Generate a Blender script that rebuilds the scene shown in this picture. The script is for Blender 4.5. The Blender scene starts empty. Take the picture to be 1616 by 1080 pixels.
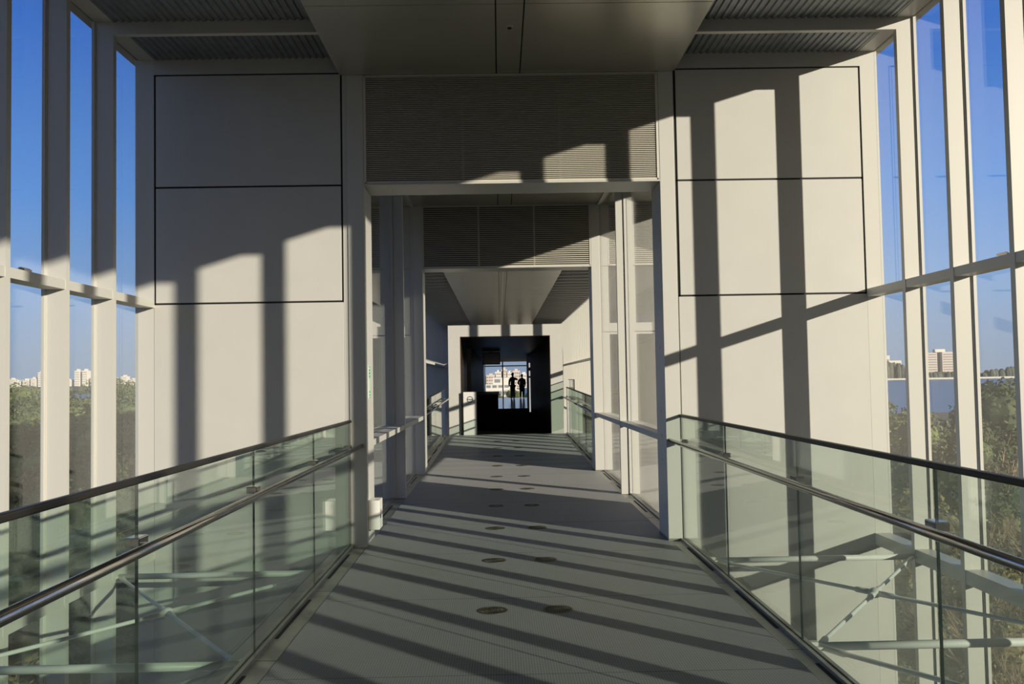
import bpy, bmesh, math, random
from mathutils import Vector, Matrix
random.seed(7)
S = bpy.context.scene
COL = S.collection

# ------------------------------------------------------------------ camera
F_PX = 1430.0
cam_d = bpy.data.cameras.new('camera'); cam_d.sensor_width = 36.0; cam_d.sensor_fit = 'HORIZONTAL'
cam_d.lens = F_PX / 1616 * 36.0; cam_d.clip_start = 0.05; cam_d.clip_end = 6000
cam = bpy.data.objects.new('camera', cam_d); COL.objects.link(cam)
ay = Vector((789 - 808, -(600 - 540), -F_PX)).normalized()
ax = Vector((1, 0.0175, 0)); ax = (ax - ay * ax.dot(ay)).normalized()
az = ax.cross(ay)
cam.matrix_world = Matrix.Translation((0, 0, 1.5)) @ Matrix((ax, ay, az)).transposed().inverted().to_4x4()
S.camera = cam
# ------------------------------------------------------------------ exposure
S.view_settings.view_transform = 'Standard'; S.view_settings.look = 'None'
S.view_settings.exposure = 0.0; S.view_settings.gamma = 1.0; S.view_settings.use_curve_mapping = False
S.cycles.max_bounces = 12; S.cycles.diffuse_bounces = 5; S.cycles.glossy_bounces = 6
S.cycles.transparent_max_bounces = 24; S.cycles.use_denoising = True
S.cycles.caustics_reflective = False; S.cycles.caustics_refractive = False
S.cycles.sample_clamp_indirect = 6.0
# ------------------------------------------------------------------ sky
W = bpy.data.worlds.new('sky'); S.world = W; W.use_nodes = True
nt = W.node_tree; nt.nodes.clear()
out = nt.nodes.new('ShaderNodeOutputWorld'); bg = nt.nodes.new('ShaderNodeBackground')
tc = nt.nodes.new('ShaderNodeTexCoord'); sp = nt.nodes.new('ShaderNodeSeparateXYZ'); rp = nt.nodes.new('ShaderNodeValToRGB')
nt.links.new(tc.outputs['Generated'], sp.inputs[0]); nt.links.new(sp.outputs['Z'], rp.inputs[0])
nt.links.new(bg.outputs[0], out.inputs[0])
dt = nt.nodes.new('ShaderNodeVectorMath'); dt.operation = 'DOT_PRODUCT'; dt.inputs[1].default_value = tuple(Vector((0.989, -1.0, 0.25)).normalized())
nt.links.new(tc.outputs['Generated'], dt.inputs[0])
mr = nt.nodes.new('ShaderNodeMapRange'); mr.inputs['From Min'].default_value = .0; mr.inputs['From Max'].default_value = 1.0
mr.interpolation_type = 'SMOOTHSTEP'; mr.inputs['To Max'].default_value = .92
nt.links.new(dt.outputs['Value'], mr.inputs['Value'])
mxs = nt.nodes.new('ShaderNodeMixRGB'); mxs.inputs[2].default_value = (.70, .56, .38, 1)
nt.links.new(mr.outputs[0], mxs.inputs[0]); nt.links.new(rp.outputs[0], mxs.inputs[1]); nt.links.new(mxs.outputs[0], bg.inputs[0])
bg.inputs[1].default_value = 1.0
els = rp.color_ramp.elements
for i, (p, c) in enumerate([(0.0, (.33, .41, .54)), (.04, (.34, .45, .64)), (.10, (.29, .48, .82)), (.19, (.16, .38, .87)), (.35, (.065, .21, .72)), (.52, (.08, .16, .36)), (1.0, (.06, .09, .19))]):
    e = els[i] if i < 2 else els.new(p)
    e.position = p; e.color = (*c, 1)
# ------------------------------------------------------------------ sun (low, from behind and to the right)
SUN_DIR = Vector((-0.989, 1.0, -0.306)).normalized()
sl = bpy.data.lights.new('sun', 'SUN'); sl.energy = 6.0; sl.angle = math.radians(0.5); sl.color = (1.0, .89, .72)
so = bpy.data.objects.new('sun', sl); COL.objects.link(so)
so.rotation_euler = SUN_DIR.to_track_quat('-Z', 'Y').to_euler(); so.location = (40, -40, 20)

# ================================================================== helpers
def mat(name, col, rough=.5, metal=0.0, noise=0.0, nscale=8.0, bump=0.0, bscale=200.0, spec=.5, ndetail=3.0):
    m = bpy.data.materials.new(name); m.use_nodes = True
    n = m.node_tree; b = n.nodes['Principled BSDF']
    b.inputs['Base Color'].default_value = (*col, 1); b.inputs['Roughness'].default_value = rough
    b.inputs['Metallic'].default_value = metal; b.inputs['Specular IOR Level'].default_value = spec
    if noise or bump:
        t = n.nodes.new('ShaderNodeTexCoord')
    if noise:
        x = n.nodes.new('ShaderNodeTexNoise'); x.inputs['Scale'].default_value = nscale; x.inputs['Detail'].default_value = ndetail
        n.links.new(t.outputs['Object'], x.inputs['Vector'])
        r = n.nodes.new('ShaderNodeValToRGB')
        r.color_ramp.elements[0].position = .3; r.color_ramp.elements[1].position = .7
        r.color_ramp.elements[0].color = (*[max(0, v * (1 - noise)) for v in col], 1)
        r.color_ramp.elements[1].color = (*[min(1, v * (1 + noise)) for v in col], 1)
        n.links.new(x.outputs['Fac'], r.inputs[0]); n.links.new(r.outputs[0], b.inputs['Base Color'])
    if bump:
        x = n.nodes.new('ShaderNodeTexNoise'); x.inputs['Scale'].default_value = bscale
        n.links.new(t.outputs['Object'], x.inputs['Vector'])
        bp = n.nodes.new('ShaderNodeBump'); bp.inputs['Strength'].default_value = bump; bp.inputs['Distance'].default_value = .002
        n.links.new(x.outputs['Fac'], bp.inputs['Height']); n.links.new(bp.outputs[0], b.inputs['Normal'])
    return m

def glass(name, tint, f0=.045, gloss_col=(1, 1, 1), haze=0.0, haze_col=(.5, .6, .5)):
    """clear sheet: straight transmission with a tint, mirror reflection by angle"""
    m = bpy.data.materials.new(name); m.use_nodes = True; n = m.node_tree; n.nodes.clear()
    o = n.nodes.new('ShaderNodeOutputMaterial'); mix = n.nodes.new('ShaderNodeMixShader')
    tr = n.nodes.new('ShaderNodeBsdfTransparent'); tr.inputs[0].default_value = (*tint, 1)
    gl = n.nodes.new('ShaderNodeBsdfGlossy'); gl.inputs['Roughness'].default_value = .0; gl.inputs[0].default_value = (*gloss_col, 1)
    g = n.nodes.new('ShaderNodeNewGeometry'); d = n.nodes.new('ShaderNodeVectorMath'); d.operation = 'DOT_PRODUCT'
    n.links.new(g.outputs['Normal'], d.inputs[0]); n.links.new(g.outputs['Incoming'], d.inputs[1])
    def M(op, a, b=None):
        k = n.nodes.new('ShaderNodeMath'); k.operation = op
        for i, v in enumerate((a, b)):
            if v is None: continue
            if isinstance(v, (int, float)): k.inputs[i].default_value = v
            else: n.links.new(v, k.inputs[i])
        return k.outputs[0]
    c = M('ABSOLUTE', d.outputs['Value']); s = M('POWER', M('SUBTRACT', 1.0, c), 5.0)
    fr = M('ADD', M('MULTIPLY', s, 1 - f0), f0)
    n.links.new(fr, mix.inputs[0]); n.links.new(gl.outputs[0], mix.inputs[2])
    if haze:
        df = n.nodes.new('ShaderNodeBsdfDiffuse'); df.inputs[0].default_value = (*haze_col, 1)
        m2 = n.nodes.new('ShaderNodeMixShader'); m2.inputs[0].default_value = haze
        n.links.new(tr.outputs[0], m2.inputs[1]); n.links.new(df.outputs[0], m2.inputs[2]); n.links.new(m2.outputs[0], mix.inputs[1])
    else:
        n.links.new(tr.outputs[0], mix.inputs[1])
    n.links.new(mix.outputs[0], o.inputs[0])
    return m

class MB:
    def __init__(s): s.v = []; s.f = []
    def box(s, x0, x1, y0, y1, z0, z1, rot=None, dz=None):
        """dz(y): lifts z with y for ramps"""
        b = len(s.v)
        pts = [(x, y, z) for z in (z0, z1) for y in (y0, y1) for x in (x0, x1)]
        if dz: pts = [(x, y, z + dz(y)) for x, y, z in pts]
        if rot: pts = [tuple(rot @ Vector(p)) for p in pts]
        s.v += pts
        s.f += [tuple(b + i for i in q) for q in ((0, 2, 3, 1), (4, 5, 7, 6), (0, 1, 5, 4), (2, 6, 7, 3), (0, 4, 6, 2), (1, 3, 7, 5))]
        return s
    def tube(s, pts, r, n=12, cap=True):
        pts = [Vector(p) for p in pts]; b = len(s.v); rs = r if isinstance(r, (list, tuple)) else [r] * len(pts)
        for i, p in enumerate(pts):
            t = (pts[min(i + 1, len(pts) - 1)] - pts[max(i - 1, 0)]).normalized()
            u = t.cross(Vector((0, 0, 1)) if abs(t.z) < .9 else Vector((1, 0, 0))).normalized(); w = t.cross(u)
            for k in range(n):
                a = 2 * math.pi * k / n; s.v.append(tuple(p + (u * math.cos(a) + w * math.sin(a)) * rs[i]))
        for i in range(len(pts) - 1):
            for k in range(n):
                k2 = (k + 1) % n; s.f.append((b + i * n + k, b + i * n + k2, b + (i + 1) * n + k2, b + (i + 1) * n + k))
        if cap:
            s.f.append(tuple(b + k for k in range(n))[::-1]); s.f.append(tuple(b + (len(pts) - 1) * n + k for k in range(n)))
        return s
    def ball(s, c, r, nu=12, nv=8, sc=(1, 1, 1)):
        b = len(s.v)
        for j in range(nv + 1):
            th = math.pi * j / nv
            for i in range(nu):
                a = 2 * math.pi * i / nu
                s.v.append((c[0] + r * sc[0] * math.sin(th) * math.cos(a), c[1] + r * sc[1] * math.sin(th) * math.sin(a), c[2] + r * sc[2] * math.cos(th)))
        for j in range(nv):
            for i in range(nu):
                i2 = (i + 1) % nu; s.f.append((b + j * nu + i, b + (j + 1) * nu + i, b + (j + 1) * nu + i2, b + j * nu + i2))
        return s
    def disc(s, c, r, n=32, z=0.0, r0=0.0):
        b = len(s.v)
        if r0 == 0:
            s.v += [(c[0] + r * math.cos(2 * math.pi * k / n), c[1] + r * math.sin(2 * math.pi * k / n), z) for k in range(n)]
            s.f.append(tuple(range(b, b + n)))
        return s
    def prism(s, prof, y0, y1):
        """profile (x,z) extruded along y"""
        b = len(s.v); n = len(prof)
        s.v += [(x, y0, z) for x, z in prof] + [(x, y1, z) for x, z in prof]
        s.f += [(b + i, b + (i + 1) % n, b + n + (i + 1) % n, b + n + i) for i in range(n)]
        s.f += [tuple(b + i for i in range(n))[::-1], tuple(b + n + i for i in range(n))]
        return s
    def build(s, name, m, parent=None, smooth=False, bevel=0.0, loc=None):
        me = bpy.data.meshes.new(name); me.from_pydata(s.v, [], s.f); me.validate(); me.update()
        if smooth:
            for p in me.polygons: p.use_smooth = True
        me.materials.append(m)
        o = bpy.data.objects.new(name, me); COL.objects.link(o)
        if parent: o.parent = parent
        if loc: o.location = loc
        if bevel:
            bv = o.modifiers.new('bevel', 'BEVEL'); bv.width = bevel; bv.segments = 2; bv.limit_method = 'ANGLE'
        bm = bmesh.new(); bm.from_mesh(me); bmesh.ops.recalc_face_normals(bm, faces=bm.faces); bm.to_mesh(me); bm.free()
        return o

def tag(o, label, cat, group=None, kind=None):
    o['label'] = label; o['category'] = cat
    if group: o['group'] = group
    if kind: o['kind'] = kind
    return o
def empty(name, loc, label, cat, group=None, kind=None):
    o = bpy.data.objects.new(name, None); COL.objects.link(o); o.location = loc; o.empty_display_size = .2
    return tag(o, label, cat, group, kind)
def copy_tree(o, parent=None):
    c = o.copy(); COL.objects.link(c)
    if parent: c.parent = parent
    for ch in list(o.children):
        copy_tree(ch, c)
    return c
def gbox(name, m, parent, *a, **k): return MB().box(*a).build(name, m, parent, **k)

# ------------------------------------------------------------------ materials
WHITE = mat('white_painted_metal', (.575, .565, .53), .42, noise=.02, nscale=3, bump=.15, bscale=500)
FINW = mat('white_mullion_paint', (.60, .59, .55), .38, bump=.1, bscale=400)
BEAD = mat('glazing_bead', (.48, .47, .44), .4)
BLACK = mat('black_joint', (.008, .008, .008), .7)
SOFF = mat('satin_grey_ceiling_panel', (.56, .55, .48), .3, .65, noise=.03, nscale=2)
DECK = mat('galvanised_deck', (.27, .29, .31), .45, .6, noise=.15, nscale=10)
LOUV = mat('louvre_slat_metal', (.47, .44, .37), .5)
LFRM = mat('louvre_frame_metal', (.66, .63, .56), .4)
SILL = mat('brushed_steel_sill', (.36, .36, .33), .42, .7, noise=.08, nscale=12)
STEEL = mat('polished_stainless', (.50, .47, .45), .14, 1.0)
CAPM = mat('dark_steel_cap', (.022, .019, .017), .45, .3)
ROD = mat('white_painted_rod', (.64, .66, .63), .4)
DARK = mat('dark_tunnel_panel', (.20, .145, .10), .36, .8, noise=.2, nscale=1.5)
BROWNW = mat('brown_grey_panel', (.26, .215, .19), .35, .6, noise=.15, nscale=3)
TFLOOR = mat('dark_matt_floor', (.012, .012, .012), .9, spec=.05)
WINGL = glass('clear_window_glass', (.93, .945, .95), .05)
RAILGL = glass('green_railing_glass', (.865, .92, .885), .05, haze=.025, haze_col=(.45, .6, .5))
EDGEGL = mat('green_glass_edge', (.008, .018, .014), .3)
PLAST = mat('white_plastic', (.78, .77, .74), .4)
GREEN = mat('green_print', (.05, .45, .16), .5)
SIGNB = mat('black_print', (.015, .015, .015), .5)

def floor_material():
    m = mat('grey_floor_tile', (.2, .2, .2), .55); n = m.node_tree; b = n.nodes['Principled BSDF']
    t = n.nodes.new('ShaderNodeTexCoord'); v = n.nodes.new('ShaderNodeTexVoronoi'); v.inputs['Scale'].default_value = 70
    v.inputs['Randomness'].default_value = 0.0
    n.links.new(t.outputs['Object'], v.inputs['Vector'])
    r = n.nodes.new('ShaderNodeValToRGB'); r.color_ramp.elements[0].position = .25; r.color_ramp.elements[1].position = .45
    r.color_ramp.elements[0].color = (.084, .09, .092, 1); r.color_ramp.elements[1].color = (.215, .225, .225, 1)
    n.links.new(v.outputs['Distance'], r.inputs[0])
    x = n.nodes.new('ShaderNodeTexNoise'); x.inputs['Scale'].default_value = 1.4; x.inputs['Detail'].default_value = 5
    n.links.new(t.outputs['Object'], x.inputs['Vector'])
    mx = n.nodes.new('ShaderNodeMixRGB'); mx.blend_type = 'MULTIPLY'; mx.inputs[0].default_value = .25
    n.links.new(r.outputs[0], mx.inputs[1]); n.links.new(x.outputs['Fac'], mx.inputs[2]); n.links.new(mx.outputs[0], b.inputs['Base Color'])
    bp = n.nodes.new('ShaderNodeBump'); bp.inputs['Strength'].default_value = .35; bp.inputs['Distance'].default_value = .002
    b.inputs['Sheen Weight'].default_value = .10; b.inputs['Sheen Roughness'].default_value = .45
    n.links.new(v.outputs['Distance'], bp.inputs['Height']); n.links.new(bp.outputs[0], b.inputs['Normal'])
    return m
FLOOR = floor_material()

# ------------------------------------------------------------------ dimensions (metres; y runs along the bridge)
XL, XR = -3.17, 3.43          # inner edges of the mullions
GL, GR = -3.33, 3.58          # window glass
SP = 0.813                    # mullion spacing
D1, D2, TH = 8.38, 14.75, .46 # the two portal walls and their thickness
Y0 = D1 - 15 * SP             # rear end of the near bay
FL, FR = -1.235, 1.545        # floor edges
RL, RR = -1.385, 1.665        # railing glass
ZS = 4.37                     # ceiling soffit
ZG = 4.54                     # window head
ZB = -3.6
D3 = 22.7; BEND = D2 + TH + 45 * SP
RAMP0 = D2 + TH
def zf(y): return 0.0 if y <= RAMP0 else min(.145, .145 * (y - RAMP0) / (D3 - RAMP0))

# ================================================================== walls with portals
def portal_wall(side, y, words):
    th = TH
    for sgn, tagn in ((-1, 'left'), (1, 'right')):
        a, b = (GL - .02, RL) if sgn < 0 else (RR, GR + .02)
        w = MB().box(a, b, y + .02, y + th, ZB, 4.62).build('wall_%s_%s' % (side, tagn), WHITE)
        tag(w, 'white panelled end wall %s, %s of its opening' % (words, tagn), 'wall', kind='structure')
        p0, p1 = (XL, RL - .055) if sgn < 0 else (RR + .02, XR)
        g = .009
        rows = ((ZB, 2.245), (2.262, 3.328), (3.345, 4.385))
        for z0, z1 in rows:
            if z0 < 0: MB().box(p0 - g + .002, p1 + g - .002, y - .002, y + .019, z0, z1).build('panel', WHITE, w, bevel=.002)
            else: MB().box(p0 + g, p1 - g, y, y + .019, z0, z1).build('panel', WHITE, w, bevel=.002)
        for x in (a, b - .0):
            pass
        # plain strip between panel and glazing, strip beside the pillar, strip over the panels
        if sgn < 0:
            MB().box(a, p0 - g, y, y + .019, ZB, 4.62).build('corner_strip', FINW, w)
            MB().box(p1 + g, RL, y, y + .019, ZB, 4.62).build('pillar_strip', WHITE, w)
        else:
            MB().box(p1 + g, b, y, y + .019, ZB, 4.62).build('corner_strip', FINW, w)
        MB().box(p0 - g, p1 + g, y, y + .019, 4.40, 4.62).build('head_strip', WHITE, w)
        d = MB()
        for z in (2.2535, 3.3365, 4.392): d.box(p0 - g, p1 + g, y + .013, y + .0199, z - .009, z + .009)
        for x in (p0, p1): d.box(x - g, x + g, y + .013, y + .0199, 2.245, 4.40)
        d.build('shadow_gap', BLACK, w)
        c0, c1 = (RL, FL) if sgn < 0 else (FR - .02, RR)
        pl = MB().box(c0, c1, y - .012, y + th + .01, -.02, 4.37).build('pillar', FINW, w, bevel=.003)
        MB().box(c0 - .002, c1 + .002, y - .016, y + th + .012, -.02, .018).build('foot_plate', SILL, pl)
        if sgn > 0 and y < 10:
            hb = MB()
            for z in (1.78, 1.18, .95, .72): hb.box(c0 - .003, c0 + .002, y + .2, y + .215, z - .012, z + .012)
            hb.build('lock_plate', SILL, pl)
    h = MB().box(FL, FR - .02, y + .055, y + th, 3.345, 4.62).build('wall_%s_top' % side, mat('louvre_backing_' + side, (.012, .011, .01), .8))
    tag(h, 'dark header wall %s, over its opening behind the louvre' % words, 'wall', kind='structure')
    MB().box(FL, FR - .02, y - .012, y + th + .01, 3.330, 3.345).build('lintel', FINW, h, bevel=.003)
    # louvre grille
    t = empty('louvre_grille', (0, y, 3.35), 'wide horizontal louvre grille %s, over the opening' % words, 'louvre grille', 'louvre grilles over the openings')
    x0, x1, z0, z1 = FL + .012, FR - .032, .012, 1.0
    fr = MB().box(x0 - .01, x0 + .012, -.008, .05, -.003, 1.018).box(x1 - .012, x1 + .01, -.008, .05, -.003, 1.018).box(x0, x1, -.008, .05, -.003, .012).box(x0, x1, -.008, .05, 1.003, 1.018)
    fr.build('grille_frame', LFRM, t)
    n = 56 if y < 10 else 31; hs = (z1 - z0) / n * .27; s = MB()
    for i in range(n):
        z = z0 + .005 + i * (z1 - z0 - .01) / (n - 1)
        s.box(x0 + .01, x1 - .01, .002, .026, z - hs, z + hs)
    s.build('slats', LOUV, t)
    for k in (1, 2):
        x = x0 + (x1 - x0) * k / 3
        MB().box(x - .012, x + .012, .030, .045, 0, 1.01).build('grille_post', LFRM, t)
portal_wall('front', D1, 'of the near bay')
portal_wall('back', D2, 'at the far end of the narrow passage')

# rear wall of the near bay (behind the camera)
w = MB().box(GL - .14, RL, Y0 - .4, Y0, ZB, 4.62).box(RR, GR + .14, Y0 - .4, Y0, ZB, 4.62).box(RL, RR, Y0 - .4, Y0, 3.33, 4.62).build('wall_rear', WHITE)
tag(w, 'white end wall behind the camera', 'wall', kind='structure')

# ================================================================== window walls
def window_wall(idx, side, ya, yb, words, mids=(2.255,), zfun=None):
    right = side == 'right'
    xi, xg = (XR, GR) if right else (XL, GL)
    sg = 1 if right else -1
    t = empty('window_%d' % idx, (xg, ya, 0), 'tall glazed wall with white mullions, %s side of the %s' % (side, words), 'window', kind='structure')
    def bx(name, m, x0, x1, y0, y1, z0, z1, **k):
        a, b = sorted((x0, x1)); return MB().box(a - xg, b - xg, y0 - ya, y1 - ya, z0, z1).build(name, m, t, **k)
    n = int(round((yb - ya) / SP)); off = 0.0 if right else -.09
    yy_ = lambda i: ya + i * SP + (off if 0 < i < n else 0)
    for i in range(1, n):
        y = yy_(i)
        # mullion: fin with slim beads beside the glass
        f = MB()
        def q(x0, x1, y0, y1, z0=ZB, z1=ZG):
            a, b = sorted((x0, x1)); f.box(a - xg, b - xg, y0 - ya, y1 - ya, z0, z1)
        q(xi, xg + sg * .012, y, y + .058)
        q(xg - sg * .020, xg + sg * .012, y - .008, y + .066)
        q(xg - sg * .011, xg + sg * .012, y - .018, y + .076)
        f.build('mullion', FINW, t)
    for i in range(n):
        y0 = yy_(i) + (.058 if i else 0); y1 = yy_(i + 1)
        bx('pane', WINGL, xg - .006, xg + .006, y0 + .0, y1 - .0, ZB, ZG)
    for z in mids:
        m = MB()
        for i in range(n):
            y0 = yy_(i) + (.058 if i else 0); y1 = yy_(i + 1)
            a, b = sorted((xi + sg * .004, xg - sg * .007)); m.box(a - xg, b - xg, y0 - ya, y1 - ya, z - .035, z + .035)
        m.build('transom', FINW, t)
    for z in (-.02, -2.3):
        m = MB()
        a, b = sorted((xi + sg * .004 - sg * .07 * 0, xg - sg * .007))
        for i in range(n):
            y0 = yy_(i) + (.058 if i else 0); y1 = yy_(i + 1)
            m.box(a - xg, b - xg, y0 - ya, y1 - ya, z - .055, z + .05)
        m.build('sill_beam', FINW, t)
    bx('head_rail', FINW, xi - sg * .02, xg + sg * .02, ya, yb, ZG, ZG + .1)
    return t
window_wall(1, 'left', Y0, D1, 'near bay')
window_wall(2, 'right', Y0, D1, 'near bay')
window_wall(3, 'left', D2 + TH, BEND, 'far bay beyond the passage')
window_wall(4, 'right', D2 + TH, BEND, 'far bay beyond the passage')
# small latches on the transoms
def latch(x, y, z, sg, label):
    t = empty('window_latch', (x, y, z), label, 'latch', 'window latches on the transoms')
    MB().box(-.02, .05, -.05, .05, 0, .014).build('latch_plate', STEEL, t)
    MB().box(-.01, .012, -.012, .10, .014, .028).build('latch_arm', STEEL, t)
latch(XL - .06, 6.15, 2.292, -1, 'small metal latch on the left window transom near the frame edge')
latch(XR + .06, 6.15, 2.292, 1, 'small metal latch on the right window transom near the frame edge')

# ================================================================== passage side glazing
def passage_glass(idx, side):
    right = side == 'right'; sg = 1 if right else -1
    xf, xg = (FR, RR + .005) if right else (FL, RL - .005)
    ya, yb = D1 + TH + .01, D2 - .012
    t = empty('window_%d' % idx, (xg, ya, 0), 'full height glass side of the narrow passage, on the %s' % side, 'window', kind='structure')
    def bx(name, m, x0, x1, y0, y1, z0, z1, **k):
        a, b = sorted((x0, x1)); return MB().box(a - xg, b - xg, y0 - ya, y1 - ya, z0, z1).build(name, m, t, **k)
    ym = 11.74
    f = MB()
    for x0, x1, y0, y1 in ((xf, xg + sg * .09, ym, ym + .06), (xg - sg * .02, xg + sg * .03, ym - .018, ym + .078)):
        a, b = sorted((x0, x1)); f.box(a - xg, b - xg, y0 - ya, y1 - ya, .0, ZS)
    f.build('mullion', FINW, t)
    for y0, y1 in ((ya, ym), (ym + .06, yb)):
        bx('pane', WINGL, xg - .006, xg + .006, y0, y1, .0, ZS)
        bx('transom', FINW, xf + sg * .003, xg - sg * .007, y0, y1, .885, .945)
    bx('base_rail', SILL, xg - sg * .012, xg + sg * .05, ya, yb, -.1, .012)
    bx('head_rail', FINW, xg - sg * .03, xg + sg * .05, ya, yb, ZS - .03, ZS)
passage_glass(5, 'left'); passage_glass(6, 'right')

# ================================================================== ceilings
def ceiling_bay(name, ya, yb, words, side_deck=True, xa=-1.45, xb=1.685):
    c = MB().box(xa + .006, xb - .006, ya, yb, ZS + .014, 4.63).build(name, BLACK)
    tag(c, 'flat suspended ceiling of grey metal panels, %s' % words, 'ceiling', kind='structure')
    strips = [(xa, .008), (.020, .228), (.240, xb)]
    y = yb; L = 2 * SP; k = 0
    first = 1.56 if yb == D1 - .013 else L
    while y > ya + .01:
        yn = max(ya, y - (first if k == 0 else L))
        for j, (x0, x1) in enumerate(strips):
            MB().box(x0, x1, yn + .004, y - .004 if k else y, ZS, ZS + .013).build('ceiling_panel', SOFF, c)
        y = yn; k += 1
    return c
ceiling_bay('ceiling', Y0, D1 - .013, 'over the near walkway')
ceiling_bay('ceiling', D1 + TH + .011, D2 - .013, 'over the narrow passage', xa=-1.375, xb=1.655)
ceiling_bay('ceiling', D2 + TH + .011, BEND, 'over the far walkway')
def deck(ya, yb, xs, words):
    x0, x1 = xs; p = []; pitch = .062; x = x0
    base, dep = 4.535, .013
    pts = []
    while x < x1 - 1e-4:
        for dx, z in ((0, base), (.022, base), (.032, base + dep), (.052, base + dep)):
            if x + dx < x1: pts.append((x + dx, z))
        x += pitch
    pts.append((x1, base)); prof = pts + [(x1, 4.63), (x0, 4.63)]
    o = MB().prism(prof, ya, yb).build('ceiling', DECK)
    tag(o, 'ribbed metal roof deck crossed by white beams, %s' % words, 'ceiling', kind='structure')
    n = int(round((yb - ya) / SP))
    for i in range(1, n):
        y = ya + i * SP - (.09 if x0 < 0 else 0)
        MB().box(x0, x1, y, y + .058, 4.432, 4.55).build('beam', FINW, o)
    return o
for ya, yb, wd in ((Y0, D1, 'near bay'), (D2 + TH, BEND, 'far bay')):
    deck(ya, yb, (XL - .0, -1.452), 'left side of the %s' % wd)
    deck(ya, yb, (1.687, XR), 'right side of the %s' % wd)
r = MB().box(GL - .2, GR + .2, Y0 - .4, D1 + TH, 4.64, 4.9).box(-3.33, 3.58, D1 + TH, D2, 4.64, 4.9).box(-3.65, 3.58, 9.4, D2, 4.64, 4.9).box(-3.65, -1.5, 9.4, D2 - .002, 4.38, 4.64).box(1.8, 3.42, 9.4, D2 - .002, 4.38, 4.64).box(GL - .2, GR + .2, D2, BEND + .3, 4.64, 4.9).build('ceiling', WHITE)
tag(r, 'roof slab lying on top of the bridge', 'roof', kind='structure')
# recessed sensor in the centre strip
t = empty('ceiling_sensor', (.125, 7.26, ZS), 'small round ceiling sensor in the centre strip above the walkway', 'sensor')
MB().tube([(0, 0, 0), (0, 0, -.008)], .035, 20).build('sensor_ring', SOFF, t)
MB().tube([(0, 0, -.008), (0, 0, -.014)], .018, 16).build('sensor_lens', BLACK, t)
# slim lighting track far down the ceiling
t = empty('light_track', (.125, 21, ZS - .002), 'slim metal light track on the ceiling beyond the passage', 'light track')
MB().box(-.045, .045, 0, 16, -.05, 0).build('track_housing', LFRM, t)
MB().box(-.02, .02, .05, 15.95, -.056, -.05).build('track_lens', PLAST, t)

# ================================================================== floor, sills
fl = MB().box(FL, FR, Y0 - .4, RAMP0, -.32, 0)
fl.build('floor', FLOOR)
tag(bpy.data.objects['floor'], 'grey stippled walkway floor striped with sunlight', 'floor', kind='structure')
o = MB().box(FL, FR, RAMP0, D3, -.32, 0, dz=zf).build('floor', FLOOR)
tag(o, 'grey walkway floor of the far bay, gently rising', 'floor', kind='structure')
# fine tile joints
j = MB()
for k in range(0, 16):
    y = 7.93 - k * 1.626 + 8.13
    if Y0 < y < RAMP0: j.box(FL, FR, y, y + .002, 0, .0008)
j.build('tile_joint', mat('joint_grey', (.06, .06, .06), .7), bpy.data.objects['floor'])
girder = mat('girder_grey', (.5, .5, .48), .5)
g = MB().box(RL - .05, FL - .003, Y0 - .4, D1 - .02, -.55, -.045).box(FR + .003, RR + .05, Y0 - .4, D1 - .02, -.55, -.045)
g.box(FL + .2, FR - .2, Y0, D2, -.6, -.33)
o = g.build('trim_1', girder); tag(o, 'grey steel edge girders under the near walkway', 'girder', kind='structure')
g = MB().box(RL - .05, FL - .003, RAMP0 + .01, D3, -.55, -.045, dz=zf).box(FR + .003, RR + .05, RAMP0 + .01, D3, -.55, -.045, dz=zf)
o = g.build('trim_2', girder); tag(o, 'grey steel edge girders under the far walkway', 'girder', kind='structure')
tn = 3
def sill(x0, x1, ya, yb, label, slot_x, dz=None):
    global tn
    o = MB().box(x0, x1, ya, yb, -.04, -.004, dz=dz).build('trim_%d' % tn, SILL); tn += 1
    tag(o, label, 'sill', kind='structure')
    s = MB(); y = yb - .35
    while y > ya + 1.0:
        s.box(slot_x - .011, slot_x + .011, y - .95, y, -.004, -.0015, dz=dz); y -= 1.626
    s.build('slot', BLACK, o)
    q = MB(); y = yb - .1
    while y > ya:
        q.box(x0, x1, y, y + .003, -.004, -.003, dz=dz); y -= 1.626
    q.build('sill_joint', BLACK, o)
sill(RL + .012, FL - .006, Y0, D1 - .02, 'steel sill channel along the left edge of the near walkway', RL + .04)
sill(FR + .006, RR - .012, Y0, D1 - .02, 'steel sill channel along the right edge of the near walkway', RR - .04)
sill(RL + .01, FL - .004, D1 + TH + .013, D2 - .02, 'steel sill channel along the left edge of the passage', RL + .05)
sill(FR + .004, RR - .01, D1 + TH + .013, D2 - .02, 'steel sill channel along the right edge of the passage', RR - .05)
sill(RL + .012, FL - .006, RAMP0 + .012, D3, 'steel sill channel along the left edge of the far walkway', RL + .04, zf)
sill(FR + .006, RR - .012, RAMP0 + .012, D3, 'steel sill channel along the right edge of the far walkway', RR - .04, zf)

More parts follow.
